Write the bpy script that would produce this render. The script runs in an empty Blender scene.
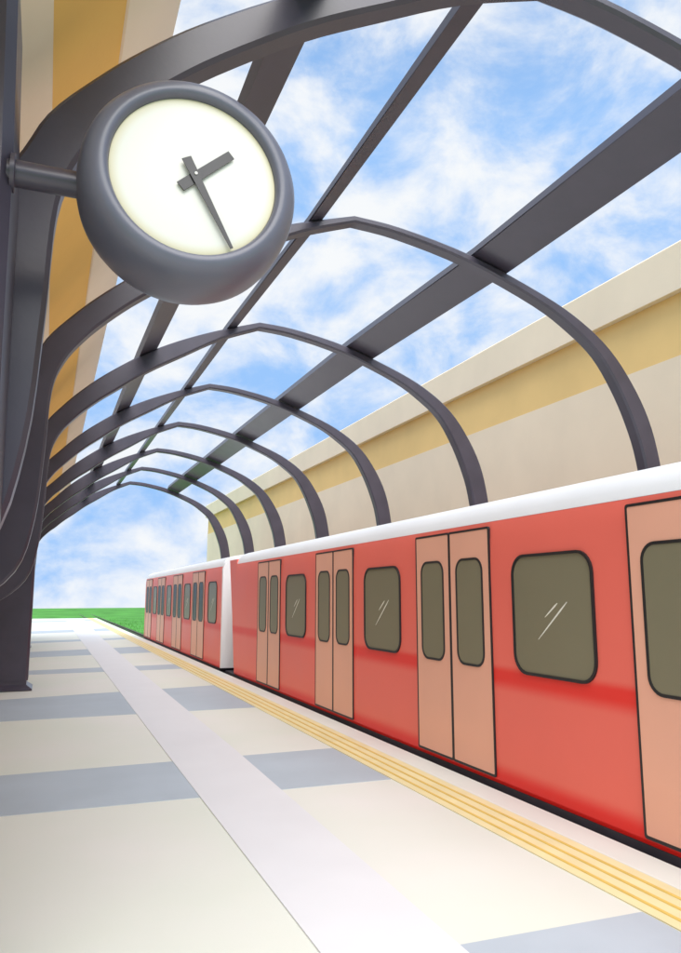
import bpy, bmesh, math, random
from mathutils import Vector, Matrix, noise
random.seed(7)
S = bpy.context.scene
COL = S.collection
R = math.radians

# ------------------------------------------------------------------ camera
cd = bpy.data.cameras.new('camera'); cam = bpy.data.objects.new('camera', cd); COL.objects.link(cam)
cd.sensor_fit = 'HORIZONTAL'; cd.sensor_width = 36.0; cd.lens = 36.0 * 741.0 / 681.0
cd.clip_start = 0.05; cd.clip_end = 6000
EYE = 1.6
cam.location = (0, 0, EYE)
cam.rotation_euler = (R(90 + 9.161), 0, R(-21.489))
S.camera = cam

# ------------------------------------------------------------------ sun, sky, exposure
SUN_EL, SUN_AZ = R(53), R(182)          # azimuth clockwise from +Y: behind the camera, a little left
W = bpy.data.worlds.new('World'); S.world = W; W.use_nodes = True
nt = W.node_tree; nt.nodes.clear(); N = nt.nodes.new; L = nt.links.new
out = N('ShaderNodeOutputWorld'); bg = N('ShaderNodeBackground'); L(bg.outputs[0], out.inputs[0])
bg.inputs['Strength'].default_value = 0.1
sky = N('ShaderNodeTexSky'); sky.sky_type = 'NISHITA'; sky.sun_disc = False
sky.sun_elevation = SUN_EL; sky.sun_rotation = SUN_AZ
sky.air_density = 1.0; sky.dust_density = 0.3; sky.ozone_density = 2.5
tc = N('ShaderNodeTexCoord'); sx = N('ShaderNodeSeparateXYZ'); L(tc.outputs['Generated'], sx.inputs[0])
mx = N('ShaderNodeMath'); mx.operation = 'MAXIMUM'; mx.inputs[1].default_value = 0.55; L(sx.outputs[2], mx.inputs[0])
cb = N('ShaderNodeCombineXYZ'); L(sx.outputs[0], cb.inputs[0]); L(sx.outputs[1], cb.inputs[1]); L(mx.outputs[0], cb.inputs[2])
L(cb.outputs[0], sky.inputs[0])
mp = N('ShaderNodeMapping'); mp.inputs['Scale'].default_value = (1.0, 1.0, 1.5); mp.inputs['Location'].default_value = (7.7, 2.1, 3.3)
L(tc.outputs['Generated'], mp.inputs[0])
n1 = N('ShaderNodeTexNoise'); n1.inputs['Scale'].default_value = 6.8; n1.inputs['Detail'].default_value = 9
n1.inputs['Roughness'].default_value = 0.6; n1.inputs['Distortion'].default_value = 0.25; L(mp.outputs[0], n1.inputs['Vector'])
r1 = N('ShaderNodeMapRange'); r1.interpolation_type = 'SMOOTHSTEP'
r1.inputs[1].default_value = 0.32; r1.inputs[2].default_value = 0.65; L(n1.outputs[0], r1.inputs[0])
gain = N('ShaderNodeMix'); gain.data_type = 'RGBA'; gain.blend_type = 'MULTIPLY'; gain.inputs[0].default_value = 1
L(sky.outputs[0], gain.inputs[6]); gain.inputs[7].default_value = (0.92, 0.94, 0.86, 1)
mixc = N('ShaderNodeMix'); mixc.data_type = 'RGBA'
L(r1.outputs[0], mixc.inputs[0]); L(gain.outputs[2], mixc.inputs[6]); mixc.inputs[7].default_value = (2.38, 2.44, 2.50, 1)
L(mixc.outputs[2], bg.inputs['Color'])

sd = bpy.data.lights.new('sun', 'SUN'); sun = bpy.data.objects.new('sun', sd); COL.objects.link(sun)
sd.energy = 1.3; sd.angle = R(60); sd.color = (1.0, 0.96, 0.9)
to_sun = Vector((math.sin(SUN_AZ) * math.cos(SUN_EL), math.cos(SUN_AZ) * math.cos(SUN_EL), math.sin(SUN_EL)))
sun.rotation_euler = to_sun.to_track_quat('Z', 'Y').to_euler(); sun.location = (0, -5, 20)

vs = S.view_settings
vs.view_transform = 'Standard'; vs.look = 'None'; vs.gamma = 1; vs.use_curve_mapping = False
vs.exposure = 1.97
S.render.engine = 'CYCLES'
S.cycles.max_bounces = 8; S.cycles.diffuse_bounces = 5

# ------------------------------------------------------------------ materials
def material(name, col, rough=0.5, col2=None, var=0.06, scale=6.0, spec=0.5, metal=0.0, bump=0.0, bscale=60.0, coat=0.0, stretch=(1, 1, 1)):
    m = bpy.data.materials.new(name); m.use_nodes = True
    t = m.node_tree; b = t.nodes['Principled BSDF']
    b.inputs['Roughness'].default_value = rough; b.inputs['Metallic'].default_value = metal
    b.inputs['Specular IOR Level'].default_value = spec
    b.inputs['Coat Weight'].default_value = coat; b.inputs['Coat Roughness'].default_value = 0.15
    c = t.nodes.new('ShaderNodeTexCoord'); mp = t.nodes.new('ShaderNodeMapping'); mp.inputs['Scale'].default_value = stretch
    t.links.new(c.outputs['Object'], mp.inputs[0])
    n = t.nodes.new('ShaderNodeTexNoise'); n.inputs['Scale'].default_value = scale; n.inputs['Detail'].default_value = 6
    t.links.new(mp.outputs[0], n.inputs['Vector'])
    rp = t.nodes.new('ShaderNodeValToRGB')
    rp.color_ramp.elements[0].position = 0.3; rp.color_ramp.elements[1].position = 0.7
    rp.color_ramp.elements[0].color = tuple(x * (1 - var) for x in col) + (1,)
    rp.color_ramp.elements[1].color = tuple(min(1, x * (1 + var)) for x in (col2 or col)) + (1,)
    t.links.new(n.outputs[0], rp.inputs[0]); t.links.new(rp.outputs[0], b.inputs['Base Color'])
    rr = t.nodes.new('ShaderNodeMapRange'); rr.inputs[3].default_value = max(0.02, rough - 0.06); rr.inputs[4].default_value = min(1, rough + 0.06)
    t.links.new(n.outputs[0], rr.inputs[0]); t.links.new(rr.outputs[0], b.inputs['Roughness'])
    if bump:
        n2 = t.nodes.new('ShaderNodeTexNoise'); n2.inputs['Scale'].default_value = bscale; n2.inputs['Detail'].default_value = 4
        t.links.new(mp.outputs[0], n2.inputs['Vector'])
        bp = t.nodes.new('ShaderNodeBump'); bp.inputs['Strength'].default_value = bump; bp.inputs['Distance'].default_value = 0.01
        t.links.new(n2.outputs[0], bp.inputs['Height']); t.links.new(bp.outputs[0], b.inputs['Normal'])
    m['_'] = 1
    return m

def car_paint():
    # red enamel with two deeper red painted bands (waist band and sill band), by height on the body
    m = material('red_train_enamel', (0.85, 0.16, 0.12), rough=0.38, var=0.02, scale=1.3, spec=0.3)
    t = m.node_tree; b = t.nodes['Principled BSDF']
    base = b.inputs['Base Color'].links[0].from_socket
    c = t.nodes.new('ShaderNodeTexCoord'); s = t.nodes.new('ShaderNodeSeparateXYZ'); t.links.new(c.outputs['Object'], s.inputs[0])
    mr = t.nodes.new('ShaderNodeMapRange'); mr.inputs[1].default_value = 0.0; mr.inputs[2].default_value = 1.2
    t.links.new(s.outputs[2], mr.inputs[0])
    rp = t.nodes.new('ShaderNodeValToRGB'); cr = rp.color_ramp; cr.interpolation = 'EASE'
    pts = [(0.0, 1), (0.08, 0.95), (0.19, 0), (0.65, 0), (0.755, 0.85), (0.795, 0.85), (0.86, 0)]
    while len(cr.elements) < len(pts): cr.elements.new(0.5)
    for e, (p, v) in zip(cr.elements, pts): e.position = p; e.color = (v, v, v, 1)
    t.links.new(mr.outputs[0], rp.inputs[0])
    mix = t.nodes.new('ShaderNodeMix'); mix.data_type = 'RGBA'
    t.links.new(rp.outputs[0], mix.inputs[0]); t.links.new(base, mix.inputs[6]); mix.inputs[7].default_value = (0.80, 0.018, 0.013, 1)
    t.links.new(mix.outputs[2], b.inputs['Base Color'])
    return m

M = dict(
    steel=material('dark_painted_steel', (0.050, 0.043, 0.061), rough=0.33, var=0.12, scale=3.0, bump=0.04, bscale=40),
    case=material('slate_clock_enamel', (0.115, 0.117, 0.155), rough=0.34, var=0.06, scale=5.0, bump=0.03, bscale=90),
    dial=material('ivory_dial', (0.70, 0.69, 0.64), rough=0.4, var=0.01, scale=2.0),
    hand=material('black_hand', (0.03, 0.028, 0.03), rough=0.4),
    brass=material('pale_pin', (0.7, 0.7, 0.66), rough=0.3),
    paving=material('pale_paving', (0.62, 0.645, 0.56), rough=0.62, var=0.03, scale=0.55, col2=(0.64, 0.62, 0.585), bump=0.05, bscale=70),
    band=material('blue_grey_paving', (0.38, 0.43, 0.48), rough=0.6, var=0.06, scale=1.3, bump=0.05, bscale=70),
    stripe=material('white_stripe_paint', (0.63, 0.625, 0.64), rough=0.55, var=0.025, scale=1.5, bump=0.03, bscale=90),
    edge=material('white_edge_stone', (0.68, 0.69, 0.64), rough=0.6, var=0.03, scale=1.6, bump=0.04, bscale=80),
    yellow=material('pale_yellow_paint', (0.72, 0.63, 0.36), rough=0.55, var=0.05, scale=4.0, bump=0.04, bscale=90),
    ochre_line=material('ochre_line_paint', (0.66, 0.45, 0.11), rough=0.55, var=0.08, scale=5.0),
    cream=material('cream_render', (0.84, 0.71, 0.53), rough=0.85, var=0.045, scale=0.8, bump=0.12, bscale=30),
    ochre=material('ochre_render', (0.82, 0.49, 0.12), rough=0.85, var=0.06, scale=0.9, bump=0.12, bscale=30),
    ochre_pale=material('pale_ochre_render', (0.82, 0.57, 0.23), rough=0.85, var=0.05, scale=0.9, bump=0.12, bscale=30),
    red=car_paint(),
    roofwhite=material('white_train_roof', (0.80, 0.81, 0.83), rough=0.4, var=0.02, scale=2.0),
    door=material('salmon_door_enamel', (0.82, 0.42, 0.30), rough=0.4, var=0.03, scale=1.6, spec=0.3),
    seal=material('black_rubber', (0.012, 0.011, 0.013), rough=0.5),
    glass=material('olive_tinted_glass', (0.215, 0.195, 0.128), rough=0.3, var=0.03, scale=0.8, spec=0.12),
    black_glass=material('dark_tinted_glass', (0.02, 0.018, 0.016), rough=0.3, spec=0.12),
    glint=material('pale_painted_glint', (0.8, 0.79, 0.70), rough=0.6),  # pale colour standing in for reflections on the window glass
    under=material('charcoal_underframe', (0.045, 0.042, 0.055), rough=0.6, var=0.15),
    grass=material('meadow_grass', (0.075, 0.25, 0.048), rough=0.9, var=0.28, scale=0.35, bump=0.5, bscale=3, spec=0.1),
    blade=material('grass_blade', (0.075, 0.25, 0.045), rough=0.8, var=0.3, scale=2.0, spec=0.15),
    rail=material('rusty_rail', (0.10, 0.075, 0.06), rough=0.5, var=0.2, metal=0.4),
    sleeper=material('mossy_sleeper', (0.05, 0.12, 0.035), rough=0.9, var=0.3),
)

def dial_ageing(m, cx, cz):
    # enamel yellowed towards the rim of the dial
    t = m.node_tree; b = t.nodes['Principled BSDF']; base = b.inputs['Base Color'].links[0].from_socket
    c = t.nodes.new('ShaderNodeTexCoord'); mp = t.nodes.new('ShaderNodeMapping'); mp.inputs['Location'].default_value = (-cx, 0, -cz); mp.inputs['Scale'].default_value = (1, 0, 1)
    ln = t.nodes.new('ShaderNodeVectorMath'); ln.operation = 'LENGTH'; mr = t.nodes.new('ShaderNodeMapRange'); mr.interpolation_type = 'SMOOTHSTEP'
    mr.inputs[1].default_value = 0.285; mr.inputs[2].default_value = 0.335
    t.links.new(c.outputs['Object'], mp.inputs[0]); t.links.new(mp.outputs[0], ln.inputs[0]); t.links.new(ln.outputs['Value'], mr.inputs[0])
    mix = t.nodes.new('ShaderNodeMix'); mix.data_type = 'RGBA'; t.links.new(mr.outputs[0], mix.inputs[0]); t.links.new(base, mix.inputs[6])
    mix.inputs[7].default_value = (0.64, 0.58, 0.40, 1); t.links.new(mix.outputs[2], b.inputs['Base Color'])

# ------------------------------------------------------------------ helpers
def link(name, bm, mat, parent=None, smooth=None):
    me = bpy.data.meshes.new(name); bmesh.ops.recalc_face_normals(bm, faces=bm.faces); bm.to_mesh(me); bm.free()
    me.materials.append(mat)
    o = bpy.data.objects.new(name, me); COL.objects.link(o)
    if smooth is not None:
        me.shade_smooth()
        me.set_sharp_from_angle(angle=R(smooth))
    if parent:
        o.parent = parent
        o.location = -Vector(parent.location)      # meshes are given in world coordinates
    return o

def thing(name, label, cat, loc=(0, 0, 0), group=None):
    o = bpy.data.objects.new(name, None); COL.objects.link(o); o.location = loc; o.empty_display_size = 0.3
    return tag(o, label, cat, group)

def tag(o, label, cat, group=None):
    o['label'] = label; o['category'] = cat; o['kind'] = 'thing'
    if group: o['group'] = group
    return o

def structure(o): o['kind'] = 'structure'; return o

def box(bm, a, b, bev=0.0):
    vs = [bm.verts.new((x, y, z)) for x in (a[0], b[0]) for y in (a[1], b[1]) for z in (a[2], b[2])]
    fs = [bm.faces.new([vs[i] for i in f]) for f in ((0, 1, 3, 2), (4, 6, 7, 5), (0, 4, 5, 1), (2, 3, 7, 6), (0, 2, 6, 4), (1, 5, 7, 3))]
    if bev:
        es = list({e for f in fs for e in f.edges})
        bmesh.ops.bevel(bm, geom=es, offset=bev, segments=2, affect='EDGES', profile=0.6)
    return bm

def prism(bm, prof, y0, y1, cap=True):
    # closed XZ profile swept along Y
    a = [bm.verts.new((x, y0, z)) for x, z in prof]; b = [bm.verts.new((x, y1, z)) for x, z in prof]
    n = len(prof)
    for i in range(n): bm.faces.new((a[i], a[(i + 1) % n], b[(i + 1) % n], b[i]))
    if cap: bm.faces.new(a); bm.faces.new(b[::-1])
    return bm

def loft(bm, rings, cap=True, closed=False):
    rv = [[bm.verts.new(p) for p in r] for r in rings]; n = len(rings[0]); m = len(rv)
    for i in range(m - (0 if closed else 1)):
        for j in range(n):
            bm.faces.new((rv[i][j], rv[i][(j + 1) % n], rv[(i + 1) % m][(j + 1) % n], rv[(i + 1) % m][j]))
    if cap and not closed: bm.faces.new(rv[0][::-1]); bm.faces.new(rv[-1])
    return bm

def rrect(y0, y1, z0, z1, r, seg=7):
    pts = []
    for cy, cz, a0 in ((y1 - r, z1 - r, 0), (y0 + r, z1 - r, 90), (y0 + r, z0 + r, 180), (y1 - r, z0 + r, 270)):
        for k in range(seg + 1):
            a = R(a0 + 90 * k / seg); pts.append((cy + r * math.cos(a), cz + r * math.sin(a)))
    return pts

def sheet(bm, quad, z):
    return loft(bm, [[(x, y, -0.02) for x, y in quad], [(x, y, z) for x, y in quad]])

# ------------------------------------------------------------------ ground, platform
def ground():
    bm = bmesh.new()
    ys = [-300, -100, -40, -10] + [5 * k for k in range(0, 44)] + [230, 260, 300, 360, 450, 600, 900, 1500, 2600]
    xs = [-1500, -700, -350, -200, -120, -80, -50, -30, -15, -5, 2, 5, 8, 12, 20, 30, 45, 60, 80, 110, 150, 220, 350, 700, 1500]
    def h(x, y):
        z = -0.9
        d = max(0, y - 120)
        z -= 0.000155 * min(d, 170) ** 2 + 0.0527 * max(0, d - 170)
        if y > 70: z += 0.35 * math.sin(x * 0.021 + 1.1) * min(1, (y - 70) / 60)
        return z
    g = [[bm.verts.new((x, y, h(x, y))) for x in xs] for y in ys]
    for j in range(len(ys) - 1):
        for i in range(len(xs) - 1): bm.faces.new((g[j][i], g[j][i + 1], g[j + 1][i + 1], g[j + 1][i]))
    return structure(link('ground', bm, M['grass'], smooth=60))
ground()

PX0, PX1, PY0, PY1 = -3.2, 3.62, -6.0, 58.2
bm = bmesh.new(); box(bm, (PX0, PY0, -0.95), (3.36, PY1 - 0.5, 0.0)); structure(link('platform', bm, M['paving']))
bm = bmesh.new(); box(bm, (3.362, PY0, -0.95), (PX1, PY1, 0.0), 0.012)
structure(link('platform_edge', bm, M['edge']))
bm = bmesh.new(); box(bm, (PX0, PY1 - 0.498, -0.95), (3.36, PY1, 0.0), 0.012)
structure(link('platform_end', bm, M['edge']))

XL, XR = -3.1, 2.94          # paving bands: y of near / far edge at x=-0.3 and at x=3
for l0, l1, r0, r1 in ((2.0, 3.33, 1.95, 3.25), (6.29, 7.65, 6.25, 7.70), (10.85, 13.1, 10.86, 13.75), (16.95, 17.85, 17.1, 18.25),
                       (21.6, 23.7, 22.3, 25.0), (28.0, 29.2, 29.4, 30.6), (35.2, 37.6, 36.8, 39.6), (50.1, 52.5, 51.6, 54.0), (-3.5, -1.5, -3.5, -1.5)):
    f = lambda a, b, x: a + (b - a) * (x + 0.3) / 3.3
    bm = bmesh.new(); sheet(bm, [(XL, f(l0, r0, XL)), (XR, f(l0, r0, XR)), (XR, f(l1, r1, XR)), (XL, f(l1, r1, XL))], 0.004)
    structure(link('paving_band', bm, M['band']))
bm = bmesh.new(); sheet(bm, [(1.255, -5.9), (1.86, -5.9), (1.88, 3.2), (1.955, 8), (2.0, 18), (2.12, 30), (2.62, 57.6), (1.42, 57.6), (1.31, 30), (1.255, 8)], 0.008)
structure(link('white_stripe', bm, M['stripe']))
bm = bmesh.new(); sheet(bm, [(2.95, -5.9), (3.335, -5.9), (3.335, 58.1), (2.95, 58.1)], 0.008); structure(link('yellow_line', bm, M['yellow']))
for x in (3.03, 3.135, 3.24):
    bm = bmesh.new(); prism(bm, [(x - 0.012, 0.009), (x - 0.008, 0.014), (x + 0.008, 0.014), (x + 0.012, 0.009)], -5.9, 58.1)
    structure(link('tactile_line', bm, M['ochre_line']))

# grassy track bed with rails
def track():
    t = bpy.data.objects.new('railway_track', None); COL.objects.link(t); t['kind'] = 'structure'
    for x in (4.26, 5.70):
        bm = bmesh.new()
        prism(bm, [(x - 0.07, -0.86), (x + 0.07, -0.86), (x + 0.07, -0.845), (x + 0.012, -0.82), (x + 0.012, -0.76), (x + 0.036, -0.75), (x + 0.036, -0.72), (x - 0.036, -0.72), (x - 0.036, -0.75), (x - 0.012, -0.76), (x - 0.012, -0.82), (x - 0.07, -0.845)], -4, 150)
        link('rail', bm, M['rail'], t)
    bm = bmesh.new()
    for k in range(150): box(bm, (3.75, -3 + k * 0.95, -0.93), (6.2, -2.76 + k * 0.95, -0.862))
    o = link('sleepers', bm, M['sleeper'], t); o['kind'] = 'stuff'
track()

def tufts():
    bm = bmesh.new()
    for k in range(9000):
        u = random.random()
        if u < 0.45: x, y = random.uniform(3.7, 16), random.uniform(30, 110)
        elif u < 0.8: x, y = random.uniform(-12, 30), random.uniform(58.4, 130)
        else: x, y = random.uniform(-40, 60), random.uniform(100, 170)
        z = -0.92 - (0.000155 * max(0, y - 120) ** 2)
        hgt = random.uniform(0.08, 0.24); a = random.uniform(0, 6.28); w = random.uniform(0.015, 0.05)
        dx, dy = math.cos(a) * w, math.sin(a) * w
        lx, ly = random.uniform(-.1, .1), random.uniform(-.1, .1)
        bm.faces.new([bm.verts.new(p) for p in ((x - dx, y - dy, z), (x + dx, y + dy, z), (x + lx, y + ly, z + hgt))])
    o = link('grass', bm, M['blade']); o['kind'] = 'stuff'; o['label'] = 'short green grass tufts beyond the platform end'; o['category'] = 'grass'
tufts()

# ------------------------------------------------------------------ station buildings
def building_left():
    y0, y1 = 1.6, 30.2
    t = thing('station_building', 'cream and ochre building with flared eaves on the left behind the dark columns', 'building', (-2, 14, 0))
    bm = bmesh.new(); prism(bm, [(-3.2, 0.0), (-1.0, 0.0), (-1.0, 3.70), (-0.80, 3.84), (-0.5, 3.98), (-0.27, 4.10), (-0.12, 4.27), (-3.2, 4.27)], y0, y1); link('wall', bm, M['cream'], t, smooth=15)
    bm = bmesh.new(); prism(bm, [(-3.2, 4.272), (-0.135, 4.272), (0.0, 4.47), (0.12, 4.63), (0.225, 4.78), (-3.2, 4.78)], y0 + .004, y1 - .004); link('cove', bm, M['ochre'], t, smooth=15)
    bm = bmesh.new(); prism(bm, [(-3.2, 4.782), (0.24, 4.782), (0.56, 5.19), (0.55, 5.32), (-3.2, 5.55)], y0, y1); link('eaves', bm, M['cream'], t)
building_left()

def building_right():
    y0, y1 = -2.0, 41.0
    t = thing('station_building', 'long cream wall with an ochre band rising behind the red train', 'building', (9.5, 14, -0.9))
    bm = bmesh.new(); prism(bm, [(8.2, -0.95), (11.0, -0.95), (11.0, 4.98), (8.2, 4.98)], y0, y1); link('wall', bm, M['cream'], t)
    bm = bmesh.new(); prism(bm, [(8.215, 4.982), (11.0, 4.982), (11.0, 5.90), (8.23, 5.90)], y0 + .004, y1 - .004); link('frieze', bm, M['ochre_pale'], t)
    bm = bmesh.new(); prism(bm, [(8.06, 5.875), (8.06, 6.55), (8.12, 6.60), (11.0, 6.85), (11.0, 5.902), (8.23, 5.902)], y0, y1); link('cornice', bm, M['cream'], t)
building_right()

# ------------------------------------------------------------------ canopy
RIB_Y = {-1: 3.55, 0: 6.89, 1: 10.71, 2: 14.53, 3: 18.35, 4: 22.17, 5: 25.99, 6: 29.81}
RIB_G = {-1: 1.0, 0: 1.0, 1: 1.04, 2: 1.055, 3: 1.07, 4: 1.08, 5: 1.095, 6: 1.105}
PAIRS = [((-1.01, 1.72), (-1.01, 1.42)), ((-1.01, 2.0), (-.62, 1.50)), ((-1.01, 2.25), (-.25, 1.80)), ((-.98, 2.6), (-.12, 2.25)), ((-.66, 3.0), (-.075, 2.85)), ((-.27, 3.56), (-.05, 3.40)), ((-.12, 3.86), (.04, 3.68)),
         ((.08, 4.10), (.20, 3.91)), ((.3, 4.32), (.41, 4.13)), ((.6, 4.57), (.70, 4.38)), ((1.1, 4.91), (1.19, 4.73)), ((1.6, 5.17), (1.66, 5.00)),
         ((2.2, 5.41), (2.24, 5.31)), ((2.85, 5.62), (2.85, 5.545)), ((3.42, 5.585), (3.40, 5.505)), ((4.3, 5.42), (4.26, 5.33)), ((5.26, 5.10), (5.19, 5.0)),
         ((5.8, 4.84), (5.68, 4.73)), ((6.2, 4.54), (6.02, 4.46)), ((6.5, 4.16), (6.27, 4.1)), ((6.73, 3.72), (6.47, 3.68)), ((6.86, 3.2), (6.61, 3.2)),
         ((6.95, 2.4), (6.70, 2.4)), ((6.98, 1.0), (6.73, 1.0)), ((6.98, -.9), (6.73, -.9))]
KINK = 13
def crom(p, sub=4):
    res = []
    n = len(p)
    for i in range(n - 1):
        a = p[i - 1] if i > 0 and i != KINK else p[i]
        d = p[i + 2] if i + 2 < n and i + 1 != KINK else p[i + 1]
        for k in range(sub):
            t = k / sub
            res.append(tuple(0.5 * ((2 * p[i][c]) + (-a[c] + p[i + 1][c]) * t + (2 * a[c] - 5 * p[i][c] + 4 * p[i + 1][c] - d[c]) * t * t
                                    + (-a[c] + 3 * p[i][c] - 3 * p[i + 1][c] + d[c]) * t ** 3) for c in (0, 1)))
    res.append(p[-1]); return res
OUT, INN = crom([a for a, b in PAIRS]), crom([b for a, b in PAIRS])
def zg(z, g): return z if z <= EYE else EYE + (z - EYE) * g

canopy = thing('canopy', 'dark grey steel arched canopy frame of eight ribs spanning platform and train', 'canopy', (0, 14, 0))
def rib(k):
    y, g = RIB_Y[k], RIB_G[k]; d = 0.085; c = 0.022
    rings = []
    for (ox, oz), (ix, iz) in zip(OUT, INN):
        if k >= 2 and ox < 1:
            t = max(0, min(1, (4.0 - iz) / 0.75)); sh = (0.11, 0.16, 0.20, 0.25, 0.30)[k - 2] * t * t * (3 - 2 * t); ox -= sh; ix -= sh
        tk = 1 + (0 if k < 1 else 0.22 if k < 3 else 0.42) * max(0, min(1, (ix - 0.05) / 0.7))
        ix, iz = ox + (ix - ox) * tk, oz + (iz - oz) * tk
        o = Vector((ox, 0, zg(oz, g))); i = Vector((ix, 0, zg(iz, g))); n = (o - i); w = n.length; n.normalize()
        cc = min(c, w * 0.25)
        Y = lambda v, dy: (v.x, y + dy, v.z)
        rings.append([Y(o - n * cc, -d), Y(o, -d + c), Y(o, d - c), Y(o - n * cc, d), Y(i + n * cc, d), Y(i, d - c), Y(i, -d + c), Y(i + n * cc, -d)])
    bm = bmesh.new(); loft(bm, rings); return link('rib', bm, M['steel'], canopy, smooth=25)
for k in RIB_Y: rib(k)

def purlin(sec, y_start=0.9):
    # sec: corners (x, z) seen along the track; carried on the rib backs, rising with them
    ys = [(y_start, 1.0), (3.55, 1.0), (6.89, 1.0)] + [(RIB_Y[k], RIB_G[k]) for k in range(1, 7)]
    ys[-1] = (ys[-1][0] + 0.1, ys[-1][1])
    rings = [[(x, y, zg(z, g)) for x, z in sec] for y, g in ys]
    bm = bmesh.new(); loft(bm, rings)
    es = [e for e in bm.edges if abs(e.verts[0].co.y - e.verts[1].co.y) > 0.5]
    bmesh.ops.bevel(bm, geom=es, offset=0.012, segments=2, affect='EDGES')
    return link('purlin', bm, M['steel'], canopy, smooth=25)
purlin([(4.31, 5.442), (4.78, 5.296), (4.82, 5.42), (4.36, 5.567)])
purlin([(2.34, 5.468), (2.50, 5.517), (2.47, 5.59), (2.34, 5.55)])
purlin([(1.07, 4.90), (1.32, 5.045), (1.29, 5.125), (1.035, 4.98)])

def column(yc, top, back=0.0):
    bm = bmesh.new()
    # tapered welded box column with chamfered corners
    rings = []
    for z, x0, x1, d in ((0.17, -.91, -.19, .30), (2.0, -.91, -.195, .30), (3.3, -.88, -.215, .29), (top, -.84, -.25, .27)):
        c = 0.04; x0 -= back; x1 -= back
        rings.append([(x0 + c, yc - d, z), (x1 - c, yc - d, z), (x1, yc - d + c, z), (x1, yc + d - c, z), (x1 - c, yc + d, z), (x0 + c, yc + d, z), (x0, yc + d - c, z), (x0, yc - d + c, z)])
    loft(bm, rings); o = link('column', bm, M['steel'], canopy, smooth=30)
    bm = bmesh.new()
    r2 = lambda z, e: [(x - back, y, z) for x, y in ((-.91 - e, yc - .30 - e), (-.20 + e, yc - .30 - e), (-.20 + e, yc + .30 + e), (-.91 - e, yc + .30 + e))]
    loft(bm, [r2(0.012, 0.085), r2(0.03, 0.085), r2(0.10, -0.012), r2(0.172, -0.012)])
    f = link('column_foot', bm, M['steel'], canopy)
    f.parent = o; f.location = (0, 0, 0)
for yc in (3.19, 14.47, 25.95): column(yc, 4.2 if yc < 4 else 3.86, 0.2 if yc > 20 else 0.0)

# ------------------------------------------------------------------ clock
CX, CY, CZ = 0.462, 2.75, 3.262
dial_ageing(M['dial'], CX, CZ)
clock = thing('station_clock', 'large round clock with white dial in a dark grey case on a side arm', 'clock', (CX, CY + 0.15, CZ))
def lathe(prof, seg=96):
    bm = bmesh.new()
    rings = [[(CX + r * math.cos(2 * math.pi * k / seg), y, CZ + r * math.sin(2 * math.pi * k / seg)) for k in range(seg)] for r, y in prof]
    return loft(bm, rings)
p = [(0.333, 2.790), (0.334, 2.760), (0.340, 2.746), (0.352, 2.738), (0.372, 2.738), (0.395, 2.750), (0.415, 2.772), (0.430, 2.802), (0.440, 2.845), (0.444, 2.91), (0.444, 2.98), (0.438, 3.03), (0.424, 3.07), (0.398, 3.10), (0.355, 3.118), (0.20, 3.13), (0.02, 3.132)]
link('case', lathe(p), M['case'], clock, smooth=40)
link('dial', lathe([(0.3325, 2.787), (0.3325, 2.768), (0.325, 2.766), (0.02, 2.766), (0.001, 2.766)]), M['dial'], clock, smooth=30)
def hand(name, tip, tail, w_tip, w_tail, y, th):
    bm = bmesh.new(); a = Vector((tail[0], 0, tail[1])); b = Vector((tip[0], 0, tip[1])); u = (b - a).normalized(); n = Vector((-u.z, 0, u.x))
    q = [a + n * w_tail, b + n * w_tip, b - n * w_tip, a - n * w_tail]
    loft(bm, [[(v.x, y, v.z) for v in q], [(v.x, y - th, v.z) for v in q]])
    return link(name, bm, M['hand'], clock)
hand('hour_hand', (CX + 0.142, CZ + 0.118), (CX - 0.058, CZ - 0.062), 0.019, 0.021, 2.758, 0.006)
hand('minute_hand', (CX + 0.152, CZ - 0.290), (CX - 0.040, CZ + 0.062), 0.006, 0.020, 2.749, 0.005)
def disc(name, r, y0, y1, mat):
    bm = bmesh.new(); s = 20
    loft(bm, [[(CX + r * math.cos(6.28318 * k / s), y, CZ + r * math.sin(6.28318 * k / s)) for k in range(s)] for y in (y0, y1)])
    return link(name, bm, mat, clock)
disc('pin', 0.006, 2.766, 2.740, M['brass'])
bm = bmesh.new(); s = 32
loft(bm, [[(x, 2.96 + r * math.cos(6.28318 * k / s), 3.235 + r * math.sin(6.28318 * k / s)) for k in range(s)] for x, r in ((-0.235, .052), (0.06, .052))])
link('arm', bm, M['steel'], clock, smooth=40)
bm = bmesh.new()
loft(bm, [[(x, 2.96 + r * math.cos(6.28318 * k / s), 3.235 + r * math.sin(6.28318 * k / s)) for k in range(s)] for x, r in ((-0.222, .075), (-0.206, .075), (-0.203, .072))])
link('flange', bm, M['steel'], clock, smooth=40)

# ------------------------------------------------------------------ train
X0, X1 = 3.68, 6.26; XM = (X0 + X1) / 2
SIDE = [(X0 + .012, 0.028), (X0, 0.06), (X0, 1.0), (X0, 1.9), (X0 + .004, 2.10), (X0 + .014, 2.20), (X0 + .026, 2.262)]
ROOF = [(X0 + .026, 2.264), (X0 + .045, 2.33), (X0 + .085, 2.40), (X0 + .15, 2.455), (X0 + .26, 2.495), (X0 + .5, 2.54), (X0 + .9, 2.575), (XM, 2.585)]
mir = lambda pr: [(2 * XM - x, z) for x, z in reversed(pr)]

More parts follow.
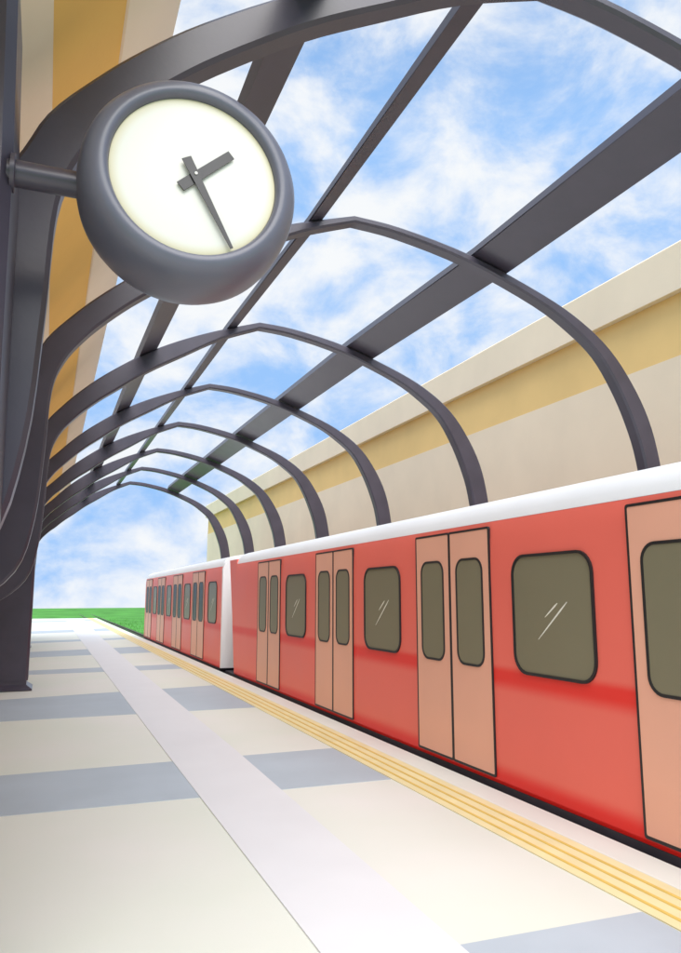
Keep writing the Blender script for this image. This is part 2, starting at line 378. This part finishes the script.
def plate(bm, x, ring, th):
    # plate in the side plane: outer face at x, thickness th inwards, tiny chamfer
    cy = sum(p[0] for p in ring) / len(ring); cz = sum(p[1] for p in ring) / len(ring)
    def inset(e):
        r = []
        for y, z in ring:
            r.append((y - e * (1 if y > cy else -1), z - e * (1 if z > cz else -1)))
        return r
    loft(bm, [[(x + th, y, z) for y, z in ring], [(x + 0.002, y, z) for y, z in ring], [(x, y, z) for y, z in inset(0.002)]])
    return bm
def frame(bm, x, outer, inner, th):
    n = len(outer)
    rings = [[(x + th, *p) for p in outer], [(x, *p) for p in outer], [(x, *p) for p in inner], [(x + th, *p) for p in inner]]
    loft(bm, rings, cap=False, closed=True); return bm

def car(y0, y1, doors, windows, dw, ww, label, near_white):
    t = thing('train_car', label, 'train car', (XM, (y0 + y1) / 2, 0), 'red train cars at the platform')
    # body shell with end walls
    bm = bmesh.new(); prism(bm, SIDE + mir(SIDE), y0, y1); b = link('body', bm, M['red'], t, smooth=20)
    bm = bmesh.new(); prism(bm, ROOF + mir(ROOF)[1:], y0 - .004, y1 + .004); link('roof', bm, M['roofwhite'], t, smooth=35)
    bm = bmesh.new(); box(bm, (X0 + .012, y0 + .05, -0.20), (X1 - .012, y1 - .05, 0.026)); box(bm, (X0 + .25, y0 + .4, -0.55), (X1 - .25, y1 - .4, -0.202)); link('underframe', bm, M['under'], t)
    for yc in (y0 + 2.2, y1 - 2.2):
        bm = bmesh.new(); box(bm, (4.18, yc - 1.3, -.45), (5.78, yc + 1.3, -.25), .02); bg_ = link('bogie', bm, M['under'], t)
        for dy in (-.95, .95):
            bm = bmesh.new(); s = 28
            loft(bm, [[(4.0 + dx, yc + dy + r * math.cos(6.28318 * k / s), -.32 + r * math.sin(6.28318 * k / s)) for k in range(s)] for dx, r in ((.2, .36), (.23, .40), (.32, .40), (.321, .09), (1.578, .09), (1.579, .40), (1.668, .40), (1.698, .36))])
            w = link('wheelset', bm, M['under'], bg_); w.parent = bg_; w.location = (0, 0, 0)
    for yc in doors:
        for sgn in (-1, 1):
            a, c = sorted((yc + sgn * 0.014, yc + sgn * dw / 2))
            ring = rrect(a, c, 0.085, 2.205, 0.012, 2)
            bm = bmesh.new(); plate(bm, X0 - 0.010, ring, 0.02); d = link('door', bm, M['door'], t)
            bm = bmesh.new(); frame(bm, X0 - 0.013, rrect(a - (.013 if sgn < 0 else .012), c + (.013 if sgn > 0 else .012), .070, 2.219, .020, 2), rrect(a + .005, c - .005, .091, 2.199, .012, 2), 0.02)
            s = link('seal', bm, M['seal'], d); s.parent = d; s.location = (0, 0, 0)
            lw = dw / 2; wa, wc = (a + c) / 2 - lw * .315, (a + c) / 2 + lw * .315
            bm = bmesh.new(); plate(bm, X0 - 0.0125, rrect(wa, wc, 0.985, 1.935, 0.11), 0.02); s = link('pane', bm, M['black_glass' if near_white else 'glass'], d); s.parent = d; s.location = (0, 0, 0)
            bm = bmesh.new(); frame(bm, X0 - 0.017, rrect(wa - .017, wc + .017, .968, 1.952, .127), rrect(wa + .004, wc - .004, .989, 1.931, .106), 0.02); s = link('gasket', bm, M['seal'], d); s.parent = d; s.location = (0, 0, 0)
    for yc in windows:
        a, c = yc - ww / 2, yc + ww / 2
        bm = bmesh.new(); frame(bm, X0 - 0.016, rrect(a - .010, c + .010, 0.970, 1.940, .17), rrect(a + .013, c - .013, .993, 1.917, .147), 0.03); w = link('window', bm, M['seal'], t)
        bm = bmesh.new(); plate(bm, X0 - 0.006, rrect(a, c, 0.98, 1.93, .16), 0.012); s = link('pane', bm, M['glass'], w); s.parent = w; s.location = (0, 0, 0)
        bm = bmesh.new()  # window reflection glints, modelled as two raised pale strokes
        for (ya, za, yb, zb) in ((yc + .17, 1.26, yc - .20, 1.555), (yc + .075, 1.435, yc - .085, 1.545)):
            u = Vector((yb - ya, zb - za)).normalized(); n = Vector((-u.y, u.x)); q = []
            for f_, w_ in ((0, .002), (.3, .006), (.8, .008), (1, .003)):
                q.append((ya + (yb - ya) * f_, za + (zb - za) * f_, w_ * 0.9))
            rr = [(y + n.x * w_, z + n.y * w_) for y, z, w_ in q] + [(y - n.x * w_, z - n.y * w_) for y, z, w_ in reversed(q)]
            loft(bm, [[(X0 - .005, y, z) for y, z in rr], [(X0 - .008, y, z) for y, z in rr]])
        s = link('glint_mark', bm, M['glint'], w); s.parent = w; s.location = (0, 0, 0)
    return t

c1 = car(0.3, 15.3, (3.28, 6.41, 9.60, 12.80), (1.55, 4.86, 8.02, 11.26), 1.40, 0.99, 'nearest red train car with white roof and large salmon double doors', False)
c2 = car(16.65, 30.3, (19.35, 22.6, 25.95, 29.15), (17.58, 20.95, 24.25, 27.5), 1.62, 0.95, 'farther red train car with white end panel beyond the gap', True)
# ends of the cars at the gap
bm = bmesh.new(); prism(bm, [(x, z) for x, z in [(X0 + .006, 0.034), (X0 + .006, 2.2), (X0 + .05, 2.33), (X0 + .16, 2.45), (X1 - .16, 2.45), (X1 - .05, 2.33), (X1 - .006, 2.2), (X1 - .006, 0.034)]], 16.55, 16.648)
link('end_panel', bm, M['roofwhite'], c2)
bm = bmesh.new()                                   # tapered red fairing on the tail of the near car
loft(bm, [[(X0 + .02, 15.3, z0), (X0 + .02, 15.3 + d, z0), (X0 + .10, 15.3 + d, z0), (X0 + .10, 15.3, z0)] for z0, d in ((0.16, 0.12), (1.2, 0.34), (2.2, 0.62), (2.36, 0.66))])
link('end_fairing', bm, M['red'], c1)
bm = bmesh.new(); box(bm, (4.5, 15.3, .1), (5.45, 16.55, 2.15), .05); link('gangway', bm, M['under'], c1)
bm = bmesh.new(); box(bm, (3.80, 15.15, -.30), (6.1, 16.67, -.02), .03); link('coupler', bm, M['under'], c1)
